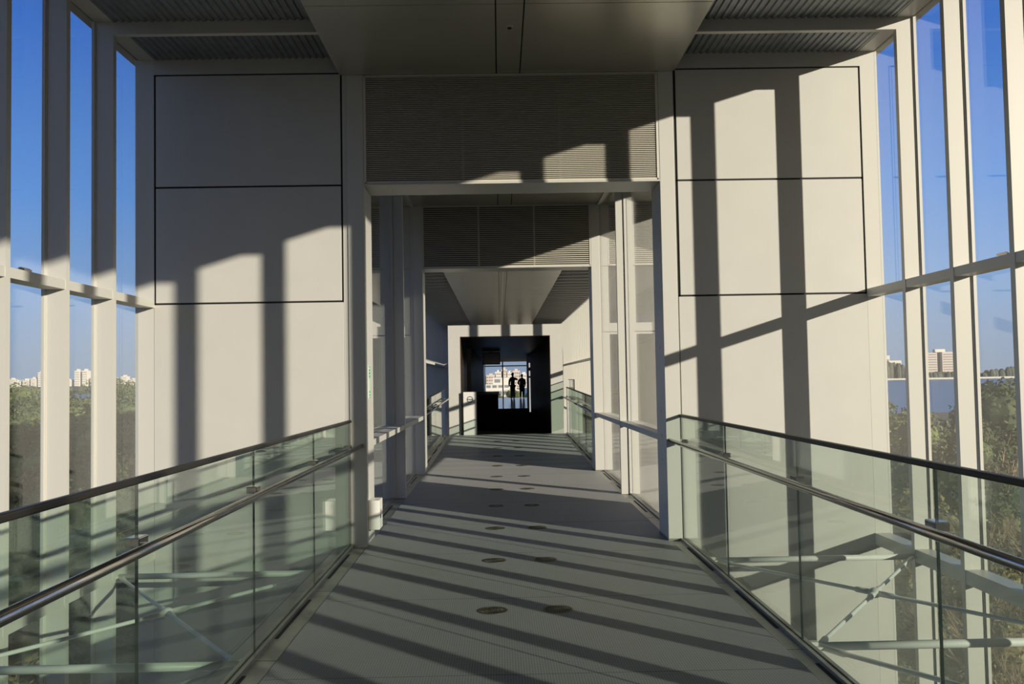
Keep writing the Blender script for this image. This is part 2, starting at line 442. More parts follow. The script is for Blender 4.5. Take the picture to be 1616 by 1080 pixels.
# ================================================================== floor air vents
def make_vent():
    t = empty('floor_vent', (0, 0, 0), 'round metal floor vent', 'floor vent')
    rim = MB(); n = 40
    b = []
    for r_, z in ((.098, 0.0), (.098, .003), (.084, .003), (.084, .0005)):
        b.append(len(rim.v)); rim.v += [(r_ * math.cos(2 * math.pi * k / n), r_ * math.sin(2 * math.pi * k / n), z) for k in range(n)]
    for i in range(3):
        for k in range(n):
            k2 = (k + 1) % n; rim.f.append((b[i] + k, b[i] + k2, b[i + 1] + k2, b[i + 1] + k))
    rim.build('rim', VENTM, t)
    MB().disc((0, 0), .085, 40, z=.0008).build('vent_well', BLACK, t)
    g = MB()
    for k in range(24):
        R = Matrix.Rotation(2 * math.pi * k / 24, 4, 'Z'); g.box(.022, .084, -.0032, .0032, .0008, .0024, rot=R)
    g.tube([(0, 0, .0008), (0, 0, .003)], .024, 20)
    for rr in (.052,):
        n = 32; b0 = len(g.v)
        for r_ in (rr - .003, rr + .003): g.v += [(r_ * math.cos(2 * math.pi * k / n), r_ * math.sin(2 * math.pi * k / n), .0026) for k in range(n)]
        for k in range(n): g.f.append((b0 + k, b0 + (k + 1) % n, b0 + n + (k + 1) % n, b0 + n + k))
    g.build('grille', VENTM, t)
    return t
VENTM = mat('vent_bronze', (.10, .095, .07), .45, .5)
v0 = make_vent()
ords = ['nearest', 'second nearest', 'third nearest', 'fourth nearest', 'fifth nearest', 'sixth nearest', 'seventh nearest', 'eighth nearest', 'ninth nearest', 'tenth nearest', 'eleventh nearest']
for k in range(10):
    y = 5.97 + k * 1.638
    for j, x in enumerate((-.073, .352)):
        o = v0 if (k == 0 and j == 0) else copy_tree(v0)
        o.location = (x, y, zf(y))
        if y > RAMP0: o.rotation_euler.x = math.atan(.145 / (D3 - RAMP0))
        o['label'] = 'round metal floor vent, %s of the %s row along the walkway' % (ords[k], 'left' if j == 0 else 'right')
        o['category'] = 'floor vent'; o['group'] = 'round floor vents in two rows'

# ================================================================== glass railings
def railing(side, ya, yb, label, dz, first_joint, n_panels):
    right = side == 'right'; sg = 1 if right else -1
    xg = RR if right else RL
    t = empty('glass_railing', (xg, yb, 0), label, 'railing', 'glass railings beside the walkway')
    L = 1.63
    def lift(y): return dz(y + yb)
    segs = []
    y = yb
    for i in range(n_panels):
        yn = max(ya, y - L); segs.append((yn, y)); y = yn
    for (a, b) in segs:
        p = MB().box(-.006, .006, a - yb + .002, b - yb - .002, .0, 1.135, dz=lift).build('glass_panel', RAILGL, t)
        e = MB()
        e.box(-.0055, .0055, b - yb - .003, b - yb + .0022, .0, 1.133, dz=lift)
        e.build('glass_edge', EDGEGL, p)
    ya2 = segs[-1][0]
    ys = sorted({ya2 - yb, 0.0} | ({RAMP0 + .02 - yb} if ya2 < RAMP0 + .02 < yb else set()))
    capm = MB()
    for a, b in zip(ys, ys[1:]): capm.box(-.016, .016, a, b, 1.13, 1.156, dz=lift)
    capm.build('cap_rail', CAPM, t, bevel=.006)
    MB().tube([(-sg * .105, y_, .915 + lift(y_)) for y_ in ys[:-1] + [ys[-1] - .0]], .0205, 20).build('handrail', STEEL, t, smooth=False)
    sm = t.children[-1]
    for pl in sm.data.polygons: pl.use_smooth = len(pl.vertices) == 4
    for (a, b) in segs:
        for k_, yy in enumerate((b,)):
            if abs(yy - yb) < .01: yy = yb - .12
            y_ = yy - yb; z = .915 + lift(y_)
            br = MB().box(-.028, .028, y_ - .045, y_ + .045, z - .018, z + .018).build('bracket', STEEL, t, bevel=.004)
            x0, x1 = sorted((-sg * .028, -sg * .10))
            MB().box(x0, x1, y_ - .014, y_ + .014, z - .022, z - .006).build('bracket_arm', STEEL, br)
            MB().tube([(sg * .028, y_, z), (sg * .036, y_, z)], .010, 12).build('bolt', STEEL, br)
    # base shoe
    sh = MB()
    for a, b in zip(ys, ys[1:]):
        sh.box(-.03, -.0075, a, b, -.04, .02, dz=lift).box(.0075, .03, a, b, -.04, .02, dz=lift)
    sh.build('base_shoe', SILL, t)
    return t
railing('left', -1.5, D1 - .014, 'green glass railing with dark cap along the left of the near walkway', zf, 0, 6)
railing('right', -1.5, D1 - .014, 'green glass railing with dark cap along the right of the near walkway', zf, 0, 6)
railing('left', RAMP0 + .02, D3 - .002, 'green glass railing on the left beyond the narrow passage', zf, 0, 5)
railing('right', RAMP0 + .02, D3 - .002, 'green glass railing on the right beyond the narrow passage', zf, 0, 5)

# ================================================================== horizontal bracing beside the walkway
def bracing(side, ys, label, dz=lambda y: 0):
    right = side == 'right'; sg = 1 if right else -1
    xi, xo = (RR + .10, XR - .0) if right else (RL - .10, XL + .0)
    if not right: zz = -.07
    else: zz = -.035
    t = empty('bracing_frame', ((xi + xo) / 2, ys[0], zz), label, 'bracing', 'bracing frames beside the walkway')
    cx = (xi + xo) / 2
    def P(x, y): return Vector((x - cx, y - ys[0], 0))
    for y in ys:
        MB().tube([P(xi, y), P(xo, y)], .024, 14).build('strut', ROD, t, smooth=True)
        for x, s_ in ((xi, 1), (xo, -1)):
            MB().box(x - cx - .05, x - cx + .05, y - ys[0] - .05, y - ys[0] + .05, -.009, .009).build('node_plate', ROD, t, bevel=.004)
        MB().box(*sorted((xi - cx - sg * .10, xi - cx)), y - ys[0] - .02, y - ys[0] + .02, -.03, .03).build('lug', ROD, t)
    for a, b in zip(ys, ys[1:]):
        m = (P(xi, a) + P(xo, b)) / 2
        MB().ball(m, .045, 14, 10, (1, 1, .8)).build('hub', ROD, t, smooth=True)
        for p in (P(xi, a), P(xo, b), P(xo, a), P(xi, b)):
            d = (p - m).normalized(); e = p - d * .05
            MB().tube([m, m + d * .14, m + d * .16, e - d * .14, e - d * .12, p], [.021, .021, .0135, .0135, .02, .012], 12).build('tie_rod', ROD, t, smooth=True)
ysn = [D1 - SP + .03, D1 - 4 * SP + .03, D1 - 7 * SP + .03, D1 - 10 * SP + .03]
bracing('left', ysn, 'white steel cross bracing between left railing and window, near bay')
bracing('right', ysn, 'white steel cross bracing between right railing and window, near bay')
ys2 = [RAMP0 + SP + 3 * SP * k + .03 for k in range(4)]
bracing('left', ys2, 'white steel cross bracing left of the walkway beyond the passage')
bracing('right', ys2, 'white steel cross bracing right of the walkway beyond the passage')

# lower slab under the bridge
o = MB().box(GL - .14, GR + .14, Y0 - .4, D1 + TH, ZB - .3, ZB - .002).box(GL - .14, GR + .14, D2, BEND, ZB - .3, ZB - .002).build('floor', girder)
tag(o, 'grey lower deck under the walkway, seen down through the void', 'floor', kind='structure')

# ================================================================== fittings on the left jamb
t = empty('exit_notice', (FL, D1 + .20, 1.5), 'narrow green and white notice on the left jamb of the opening', 'notice')
MB().box(0, .004, -.055, .055, -.155, .155).build('notice_plate', PLAST, t)
gm = MB().box(.004, .0052, -.05, -.042, -.15, .15).box(.004, .0052, .042, .05, -.15, .15).box(.004, .0052, -.05, .05, .142, .15).box(.004, .0052, -.05, .05, -.15, -.142)
for z in (.115, .085, .055, -.09, -.12): gm.box(.004, .0052, -.03, .03, z - .008, z + .008)
gm.box(.004, .0052, -.03, -.02, .03, .12)
gm.build('green_print', GREEN, t)
t = empty('wall_box', (FL, D1 + .14, .14), 'small white box low on the left jamb of the opening', 'control box')
MB().box(0, .105, -.10, .12, 0, .27).build('box_body', PLAST, t, bevel=.006)
MB().box(.02, .085, -.102, -.0995, .02, .25).build('cover', PLAST, t)
MB().box(.105, .107, -.05, .0, .10, .13).box(.105, .107, -.02, .0, .155, .18).build('socket', SIGNB, t)

# ================================================================== the dark tunnel box in the far bay
BX0, BX1, BZ = -1.285, 1.58, 2.885
OX0, OX1, OZ = -.98, 1.27, 2.60
fz = .145
TUN = D3; TEND = 43.0; HEND = 68.0
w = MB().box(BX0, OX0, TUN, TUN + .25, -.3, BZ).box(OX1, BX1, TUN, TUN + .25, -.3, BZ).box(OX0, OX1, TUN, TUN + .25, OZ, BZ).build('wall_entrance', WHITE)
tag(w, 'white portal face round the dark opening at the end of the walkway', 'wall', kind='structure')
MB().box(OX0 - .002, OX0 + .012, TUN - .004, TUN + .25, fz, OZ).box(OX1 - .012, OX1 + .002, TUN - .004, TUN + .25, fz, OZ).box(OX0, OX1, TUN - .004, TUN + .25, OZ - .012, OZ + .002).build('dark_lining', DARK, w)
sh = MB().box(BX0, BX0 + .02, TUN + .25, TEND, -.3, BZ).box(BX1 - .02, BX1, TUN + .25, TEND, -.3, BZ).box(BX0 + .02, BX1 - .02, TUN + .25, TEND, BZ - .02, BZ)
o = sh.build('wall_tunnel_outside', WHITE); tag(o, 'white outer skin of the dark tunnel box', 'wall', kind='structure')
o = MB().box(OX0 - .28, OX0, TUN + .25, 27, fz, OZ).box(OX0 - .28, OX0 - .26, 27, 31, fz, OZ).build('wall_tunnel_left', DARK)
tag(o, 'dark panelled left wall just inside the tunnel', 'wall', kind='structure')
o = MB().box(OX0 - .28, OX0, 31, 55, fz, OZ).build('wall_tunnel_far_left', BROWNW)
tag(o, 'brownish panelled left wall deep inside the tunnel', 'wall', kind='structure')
sl_ = MB()
for k in range(60):
    y = 31.2 + k * .4
    if y < 55: sl_.box(OX0, OX0 + .004, y, y + .03, fz, OZ)
sl_.build('panel_joint', BLACK, o)
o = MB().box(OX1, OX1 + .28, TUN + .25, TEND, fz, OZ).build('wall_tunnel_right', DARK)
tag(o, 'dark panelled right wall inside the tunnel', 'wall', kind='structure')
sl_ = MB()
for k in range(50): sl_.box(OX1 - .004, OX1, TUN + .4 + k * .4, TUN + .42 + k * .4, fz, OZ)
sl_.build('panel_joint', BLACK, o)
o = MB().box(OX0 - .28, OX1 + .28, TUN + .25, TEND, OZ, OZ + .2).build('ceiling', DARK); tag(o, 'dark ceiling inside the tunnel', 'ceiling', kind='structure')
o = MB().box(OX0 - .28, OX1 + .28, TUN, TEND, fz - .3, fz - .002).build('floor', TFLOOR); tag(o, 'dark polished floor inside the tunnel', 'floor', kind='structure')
HALLW = mat('hall_grey_wall', (.22, .22, .22), .3, .3)
HFL = mat('hall_polished_floor', (.30, .31, .32), .10, spec=.9)
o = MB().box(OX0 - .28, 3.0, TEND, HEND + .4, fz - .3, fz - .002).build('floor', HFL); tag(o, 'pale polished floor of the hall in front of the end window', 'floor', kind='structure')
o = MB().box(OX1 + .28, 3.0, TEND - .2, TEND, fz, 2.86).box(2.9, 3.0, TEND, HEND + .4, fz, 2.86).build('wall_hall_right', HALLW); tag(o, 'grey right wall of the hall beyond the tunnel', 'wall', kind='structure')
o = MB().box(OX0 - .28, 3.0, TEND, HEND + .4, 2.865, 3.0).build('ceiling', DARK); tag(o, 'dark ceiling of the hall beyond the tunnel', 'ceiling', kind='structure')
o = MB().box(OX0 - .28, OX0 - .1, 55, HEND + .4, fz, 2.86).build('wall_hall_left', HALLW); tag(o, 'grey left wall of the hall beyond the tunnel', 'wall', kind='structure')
# end window
t = empty('window_7', (0, HEND, fz), 'end window of the hall with one white post and rail', 'window', kind='structure')
MB().box(.17, .26, -.03, .1, 0, 2.72).build('mullion', FINW, t)
MB().box(-1.08, .17, -.03, .08, 2.36, 2.44).box(.26, 2.9, -.03, .08, 2.36, 2.44).build('transom', FINW, t)
MB().box(-1.08, 2.9, .03, .045, 0, 2.72).build('pane', WINGL, t)
# bay end wall round the hall
o = MB().box(GL - .14, OX0 - .29, BEND - .05, BEND + .2, ZB, 4.62).box(3.01, GR + .14, BEND - .05, BEND + .2, ZB, 4.62).box(OX0 - .29, 3.01, BEND - .05, BEND + .2, 3.01, 4.62).build('wall_end', WHITE)
tag(o, 'pale end wall of the far bay above the tunnel', 'wall', kind='structure')
# display hung from the tunnel ceiling
t = empty('hanging_display', (-.32, 35, 2.60), 'black rectangular display hanging from the tunnel ceiling', 'display')
MB().box(-.34, .34, -.04, .04, -.50, -.02).build('display_panel', BLACK, t, bevel=.01)
MB().box(-.31, .31, -.043, -.04, -.47, -.05).build('screen', mat('display_screen', (.01, .01, .012), .15), t)
MB().box(-.03, .03, -.02, .02, -.03, 0).build('hanger', DARK, t)
# counter
t = empty('reception_counter', (-.44, 31.5, fz), 'low black counter along the left side inside the tunnel', 'counter')
MB().box(-.40, .36, .04, 5.0, 0, .86).build('counter_body', BLACK, t)
MB().box(-.44, .40, 0, 5.04, .86, .90).build('counter_top', DARK, t)
# bright slim strip on the right wall; its glow is added, no known lamp
t = empty('bright_strip', (OX1, 38, fz), 'tall thin bright strip on the right wall deep in the tunnel, its glow added', 'bright strip')
LS = mat('added_strip_glow', (.8, .8, .75), .5); LS.node_tree.nodes['Principled BSDF'].inputs['Emission Color'].default_value = (1, .97, .88, 1); LS.node_tree.nodes['Principled BSDF'].inputs['Emission Strength'].default_value = .55
MB().box(-.05, .0, -.06, .06, .0, 2.05).build('tube', LS, t)  # plain bar carrying the added emission
MB().box(-.055, .0, -.065, .065, 1.42, 1.5).build('dark_band', DARK, t)
MB().box(-.055, .0, -.065, .065, 1.72, 1.86).build('dark_band', DARK, t)
# information board with the circle-and-bar sign
t = empty('information_board', (-.755, TUN - .09, fz), 'white upright board with black circle and bar sign at the dark opening', 'sign board')
MB().box(-.165, .165, -.03, .03, 0, 1.07).build('board', PLAST, t, bevel=.004)
ring = MB(); n = 36; b = []
cxr, czr = .0, .885
for r_ in (.062, .078):
    for y_ in (-.0305, -.033):
        b.append(len(ring.v)); ring.v += [(cxr + r_ * math.cos(2 * math.pi * k / n), y_, czr + r_ * math.sin(2 * math.pi * k / n)) for k in range(n)]
for a_, c_ in ((b[0], b[1]), (b[1], b[3]), (b[3], b[2])):
    for k in range(n):
        k2 = (k + 1) % n; ring.f.append((a_ + k, a_ + k2, c_ + k2, c_ + k))
ring.box(-.066, .066, -.033, -.0305, czr - .010, czr + .010)
ring.build('circle_sign', SIGNB, t)
MB().box(-.10, .10, -.0315, -.0301, .752, .762).build('caption_line', mat('grey_print', (.3, .3, .3), .5), t)
# taller glass panel behind the far right railing
t = empty('glass_screen', (RR + .05, 21.0, zf(21)), 'taller green glass screen rising over the far right railing', 'glass screen')
MB().box(-.008, .008, 0, 1.6, .2, 1.36).build('glass_panel', RAILGL, t)
MB().box(-.012, .012, 0, 1.6, 1.36, 1.376).box(-.012, .012, -.014, 0, .2, 1.376).build('screen_frame', CAPM, t)

# ================================================================== people by the end window
def skin_obj(name, verts, edges, radii, m, parent, root=0, sub=1):
    me = bpy.data.meshes.new(name); me.from_pydata(verts, edges, []); o = bpy.data.objects.new(name, me); COL.objects.link(o)
    o.parent = parent
    sk = o.modifiers.new('skin', 'SKIN'); sk.use_smooth_shade = True
    lay = me.skin_vertices[0] if len(me.skin_vertices) else None
    if lay is None:
        bm = bmesh.new(); bm.from_mesh(me); bm.verts.layers.skin.verify(); bm.to_mesh(me); bm.free(); lay = me.skin_vertices[0]
    for i, r_ in enumerate(radii):
        lay.data[i].radius = r_ if isinstance(r_, tuple) else (r_, r_); lay.data[i].use_root = (i == root)
    ss = o.modifiers.new('sub', 'SUBSURF'); ss.levels = sub; ss.render_levels = sub
    me.materials.append(m)
    dg = bpy.context.evaluated_depsgraph_get(); ev = o.evaluated_get(dg); m2 = bpy.data.meshes.new_from_object(ev)
    o.modifiers.clear(); o.data = m2
    if not m2.materials: m2.materials.append(m)
    for p in m2.polygons: p.use_smooth = True
    return o
SKINM = mat('skin', (.45, .28, .2), .5)
def person(loc, rz, label, hgt, top_m, leg_m, hair_m, arm_pose, coat=0.0):
    k = hgt / 1.75
    t = empty('person', loc, label, 'person', 'visitors by the end window'); t.rotation_euler.z = rz; t.scale = (k, k, k)
    V = [(0, 0, .95), (0, 0, 1.12), (0, 0, 1.30), (0, 0, 1.43), (0, .005, 1.50), (0, -.005, 1.58), (0, -.01, 1.70)]
    Rr = [(.145, .10), (.13, .095), (.155, .105), (.10, .075), .052, (.072, .088), (.062, .078)]
    E = [(0, 1), (1, 2), (2, 3), (3, 4), (4, 5), (5, 6)]
    arms = {}
    for s, nm in ((-1, 'l'), (1, 'r')):
        ps = arm_pose[nm]; i0 = len(V)
        sh = (s * .18, 0, 1.38); V.append(sh); Rr.append(.058); E.append((3, i0))
        for p, r_ in zip(ps, (.042, .03)):
            V.append(p); Rr.append(r_); E.append((len(V) - 2, len(V) - 1))
        arms[nm] = (i0, len(V) - 1)
        wv = Vector(ps[-1]); d = (wv - Vector(ps[-2])).normalized()
        side = d.cross(Vector((1, .2, 0))).normalized()
        V.append(tuple(wv + d * .07)); Rr.append((.035, .016)); E.append((len(V) - 2, len(V) - 1)); palm = len(V) - 1
        for q in range(4):
            off = side * ((q - 1.5) * .019)
            V.append(tuple(wv + d * .095 + off)); Rr.append(.009); E.append((palm, len(V) - 1))
            V.append(tuple(wv + d * (.15 - .008 * abs(q - 1.3)) + off * 1.1 + Vector((0, -.012, 0)))); Rr.append(.007); E.append((len(V) - 2, len(V) - 1))
        V.append(tuple(wv + d * .05 + side * .05)); Rr.append(.009); E.append((len(V) - 5 - 5, len(V) - 1)) if False else E.append((palm - 1, len(V) - 1))
        V.append(tuple(wv + d * .09 + side * .062)); Rr.append(.008); E.append((len(V) - 2, len(V) - 1))
    legs = []
    for s in (-1, 1):
        i0 = len(V); st = .05 * s
        V += [(s * .09, 0, .86), (s * .10, -.02 + st, .48), (s * .11, .02 + st, .09), (s * .12, -.15 + st, .035)]
        Rr += [.088, .058, .04, (.038, .03)]; E += [(0, i0), (i0, i0 + 1), (i0 + 1, i0 + 2), (i0 + 2, i0 + 3)]
        legs.append(i0)
    skin_obj('body', V, E, Rr, SKINM, t)
    # face: nose, ears, eyes, mouth
    MB().ball((0, -.10, 1.625), .016, 8, 6, (.8, 1, 1.3)).build('nose', SKINM, t, smooth=True)
    for s in (-1, 1):
        MB().ball((s * .078, 0, 1.63), .02, 8, 6, (.4, .8, 1.3)).build('ear', SKINM, t, smooth=True)
        MB().ball((s * .03, -.085, 1.645), .009, 8, 6).build('eye', BLACK, t, smooth=True)
    MB().ball((0, -.09, 1.575), .018, 8, 6, (1, .4, .3)).build('mouth', mat('lips', (.35, .12, .1), .5), t, smooth=True)
    MB().ball((0, .018, 1.69), .105, 16, 10, (.86, .98, .88)).build('hair', hair_m, t, smooth=True)
    # jacket
    def sub(idx, grow, extra=None):
        mp = {i: j for j, i in enumerate(idx)}
        vs = [V[i] for i in idx]; rs = [tuple(a + grow for a in (Rr[i] if isinstance(Rr[i], tuple) else (Rr[i], Rr[i]))) for i in idx]
        es = [(mp[a], mp[b]) for a, b in E if a in mp and b in mp]; return vs, es, rs
    idx = [0, 1, 2, 3] + [arms['l'][0], arms['l'][0] + 1, arms['l'][1]] + [arms['r'][0], arms['r'][0] + 1, arms['r'][1]]
    vs, es, rs = sub(idx, .034); rs[0] = (.19, .14)
    if coat:
        vs += [(0, 0, .75), (0, .01, coat)]; rs += [(.23, .18), (.25, .20)]; es += [(0, len(vs) - 2), (len(vs) - 2, len(vs) - 1)]
    skin_obj('jacket', vs, es, rs, top_m, t)
    idx = [0] + [i for l in legs for i in (l, l + 1, l + 2)]
    vs, es, rs = sub(idx, .032); skin_obj('trousers', vs, es, rs, leg_m, t)
    for l in legs:
        a, b = Vector(V[l + 2]), Vector(V[l + 3])
        skin_obj('shoe', [(a.x, a.y + .04, .045), (a.x, a.y - .05, .045), (b.x, b.y - .02, .035)], [(0, 1), (1, 2)], [(.045, .042), (.048, .042), (.04, .032)], BLACK, t)
    return t
person((.92, 66.0, fz), math.radians(200), 'person in brown jacket and green trousers standing at the end window', 1.84,
       mat('tan_jacket', (.42, .28, .17), .8), mat('khaki_trousers', (.34, .42, .24), .8), BLACK,
       {'l': [(-.36, -.08, 1.30), (-.40, -.32, 1.36)], 'r': [(.25, .02, 1.12), (.22, -.12, .92)]})
person((1.60, 66.2, fz), math.radians(170), 'person in long black coat standing at the end window', 1.74,
       mat('black_coat', (.012, .012, .014), .85), mat('black_trousers', (.01, .01, .012), .85), BLACK,
       {'l': [(-.23, .0, 1.12), (-.21, -.12, .95)], 'r': [(.27, .0, 1.13), (.24, -.18, 1.0)]}, coat=.45)

# ================================================================== outdoors
GZ = -9.0
def ground_material():
    m = mat('rough_grass_ground', (.12, .11, .07), .95, noise=.4, nscale=.25, ndetail=8); return m
o = MB().box(-2500, 2500, -300, 235, GZ - 1, GZ).build('ground', ground_material()); tag(o, 'brownish grassy ground far below the bridge', 'ground', kind='structure')
wm = mat('bay_water', (.10, .15, .22), .35, bump=.3, bscale=2)
o = MB().box(-3500, 3500, 235, 1350, GZ - 1.5, GZ - .3).build('sea', wm); tag(o, 'blue bay water beyond the trees on the right', 'water', kind='structure')
o = MB().box(-4500, 4500, 1350, 4500, GZ - 1, GZ + .3).build('far_shore', mat('far_shore_land', (.13, .14, .12), .95, noise=.3, nscale=.01)); tag(o, 'far shore land across the bay', 'land', kind='structure')
o = MB().box(-200, 2500, 1346, 1352, GZ, GZ + 2.6).build('sea_wall', mat('pale_sea_wall', (.62, .6, .55), .8)); tag(o, 'thin pale sea wall along the far shore', 'sea wall')

LEAF = {n: mat('foliage_' + n, c, .8, noise=.45, nscale=1.3) for n, c in (('green', (.115, .145, .05)), ('dark', (.07, .095, .04)), ('olive', (.19, .165, .075)))}
BARK = mat('bark', (.10, .075, .055), .9, noise=.3, nscale=6)
TWIG = mat('bare_twigs', (.33, .24, .17), .9, noise=.2, nscale=4)
def leafy(seed, h, rad, m, nl=5200, low=.22):
    rnd = random.Random(seed); me = MB(); clumps = []
    for _ in range(26):
        a = rnd.uniform(0, 6.283); z = rnd.uniform(low, .93); rr = rad * (1 - abs(z - .5) * .95) * rnd.uniform(.15, .85)
        clumps.append((rr * math.cos(a), rr * math.sin(a), z * h, rad * rnd.uniform(.28, .5)))
    clumps.append((0, 0, h * .93, rad * .3))
    for i in range(nl):
        cx, cy, cz, cr = rnd.choice(clumps)
        d = Vector((rnd.gauss(0, 1), rnd.gauss(0, 1), rnd.gauss(0, 1))).normalized() * cr * rnd.uniform(.7, 1.05)
        p = Vector((cx, cy, cz)) + Vector((d.x, d.y, d.z * .8)); sz = rnd.uniform(.05, .13)
        u = Vector((rnd.gauss(0, 1), rnd.gauss(0, 1), rnd.gauss(0, 1))).normalized(); w_ = u.cross(Vector((rnd.gauss(0, 1), rnd.gauss(0, 1), rnd.gauss(0, 1)))).normalized()
        b = len(me.v); me.v += [tuple(p + u * sz), tuple(p + w_ * sz * .55), tuple(p - u * sz), tuple(p - w_ * sz * .55)]; me.f.append((b, b + 1, b + 2, b + 3))
    for cx, cy, cz, cr in clumps: me.ball((cx, cy, cz), cr * .6, 8, 6, (1, 1, .8))
    tr = MB().tube([(0, 0, 0), (.1, 0, h * .3), (0, .1, h * .6), (0, 0, h * .85)], [.2, .15, .1, .04], 8)
    for cx, cy, cz, cr in clumps[:10]: tr.tube([(0, 0, cz * .6), (cx * .6, cy * .6, cz * .85), (cx, cy, cz)], [.07, .05, .02], 6)
    return me, tr
def bare(seed, h):
    rnd = random.Random(seed); me = MB()
    def grow(p, d, L, r, lv):
        q = p + d * L; me.tube([p, p + d * L * .5 + Vector((rnd.uniform(-1, 1), rnd.uniform(-1, 1), 0)) * L * .04, q], [r, r * .8, r * .6], 5 if lv > 2 else 3, cap=False)
        if lv == 0: return
        for _ in range(3 if lv > 1 else 4):
            nd = (d + Vector((rnd.uniform(-1, 1), rnd.uniform(-1, 1), rnd.uniform(-.1, .7))) * .62).normalized()
            grow(p + d * L * rnd.uniform(.45, 1), nd, L * rnd.uniform(.6, .8), r * .58, lv - 1)
    grow(Vector((0, 0, 0)), Vector((0, 0, 1)), h * .3, .11, 5)
    return me
protos = {}
hide = []
def tree(kind, x, y, s, label, group, z=GZ, rz=0):
    first = kind not in protos
    if first:
        t = empty('tree', (x, y, z), label, 'tree', group)
        if kind.startswith('bare'):
            bare(hash(kind) % 97 if False else sum(map(ord, kind)), 8.5).build('branches', TWIG, t)
        else:
            c, h, rad = {'green': ('green', 10, 3.2), 'dark': ('dark', 10, 2.9), 'olive': ('olive', 9, 3.1), 'pine': ('dark', 10, 2.5)}[kind]
            a, b = leafy(sum(map(ord, kind)), h, rad, None, nl=9500, low=.15 if kind == 'pine' else .22)
            a.build('crown', LEAF[c], t); b.build('trunk', BARK, t)
        protos[kind] = t
    else:
        t = copy_tree(protos[kind]); t.location = (x, y, z); tag(t, label, 'tree', group)
    t.scale = (s, s, s); t.rotation_euler.z = rz
    return t
rnd = random.Random(11)
GL_ = 'trees outside the left windows'; GR_ = 'trees outside the right windows'
kw = {'green': 'leafy green tree', 'dark': 'dark green tree', 'olive': 'olive brown tree', 'pine': 'dark bushy pine', 'bare_a': 'bare winter tree', 'bare_b': 'bare brushy tree'}
TORD = ['first', 'second', 'third', 'fourth', 'fifth', 'sixth', 'seventh', 'eighth', 'ninth', 'tenth', 'eleventh']
# left: a continuous belt with tops near eye level
for d, n_, ks in ((20, 7, ('olive', 'bare_a', 'olive')), (27, 7, ('green', 'olive', 'bare_b')), (36, 9, ('green', 'dark', 'green')), (48, 10, ('dark', 'green', 'dark')), (64, 11, ('dark', 'green', 'green'))):
    for i in range(n_):
        a = -.30 - .36 * i / (n_ - 1) * 1.0 + rnd.uniform(-.015, .015)
        kd = ks[i % 3]; y = d * rnd.uniform(.93, 1.07)
        top = {20: -3.0, 27: -1.1, 36: .5, 48: 1.3, 64: 1.9}[d] + rnd.uniform(-.5, .35)
        hh = {'green': 10, 'dark': 10, 'olive': 9, 'bare_a': 8.8, 'bare_b': 8.8}[kd]
        tree(kd, a * d - (.4 if d < 25 else 0), y, (top - GZ) / hh, '%s, %s in the %s row outside the left windows' % (kw[kd], TORD[i], {20: 'nearest', 27: 'second', 36: 'third', 48: 'fourth', 64: 'farthest'}[d]), GL_, rz=rnd.uniform(0, 6))
right_trees = [('green', 13.6, 32, .4), ('dark', 17.0, 42, -.4), ('olive', 12.4, 27, -1.9), ('pine', 16.2, 30.5, -.05), ('pine', 17.8, 32.0, 1.4), ('bare_a', 15.6, 30.2, 2.3), ('bare_b', 14.6, 26.5, -.2),
               ('bare_a', 11.6, 21.0, -1.2), ('bare_b', 12.8, 23.5, .3), ('olive', 15.2, 34, -1.4), ('bare_b', 10.4, 19, -2.2), ('bare_a', 13.9, 24.2, .9), ('green', 19.9, 44.5, -1.2), ('olive', 12.2, 22, -3.2), ('dark', 20.5, 38, .6),
               ('olive', 17.0, 29, -2.4), ('green', 14.2, 34.0, -.9), ('bare_b', 18.2, 30, 1.8), ('bare_a', 9.9, 17.6, -3.0), ('green', 22.5, 52, -1.6), ('dark', 25.5, 58, -1.8), ('bare_a', 16.8, 27.2, .4)]
_r = {}
for i in sorted(range(len(right_trees)), key=lambda q: right_trees[q][1] / right_trees[q][2]):
    q_ = 0 if right_trees[i][2] < 25 else (1 if right_trees[i][2] < 33 else 2); _r.setdefault(q_, []).append(i)
RORD = {}
for L_ in _r.values():
    for j_, i in enumerate(L_): RORD[i] = (TORD + ['twelfth', 'thirteenth', 'fourteenth'])[j_]
for i, (kd, x, y, top) in enumerate(right_trees):
    hh = {'green': 10, 'dark': 10, 'olive': 9, 'pine': 10, 'bare_a': 8.8, 'bare_b': 8.8}[kd]
    ps = 'close to the bridge' if y < 25 else ('in the middle distance' if y < 33 else 'farther back')
    tree(kd, x, y, (top - GZ) / hh, '%s outside right windows, %s, %s from the walkway' % (kw[kd], ps, RORD[i]), GR_, rz=rnd.uniform(0, 6))
# low wall with posts outside right
t = empty('retaining_wall', (22.5, 40, GZ), 'low grey retaining wall with white posts outside the right windows', 'wall')
MB().box(-.2, .2, -32, 10, 0, .5).build('wall_body', mat('concrete', (.36, .36, .34), .85, noise=.15, nscale=2), t)
for k in range(12): MB().tube([(0, -31 + k * 3.4, .5), (0, -31 + k * 3.4, 1.35)], .035, 8).build('post', PLAST, t)

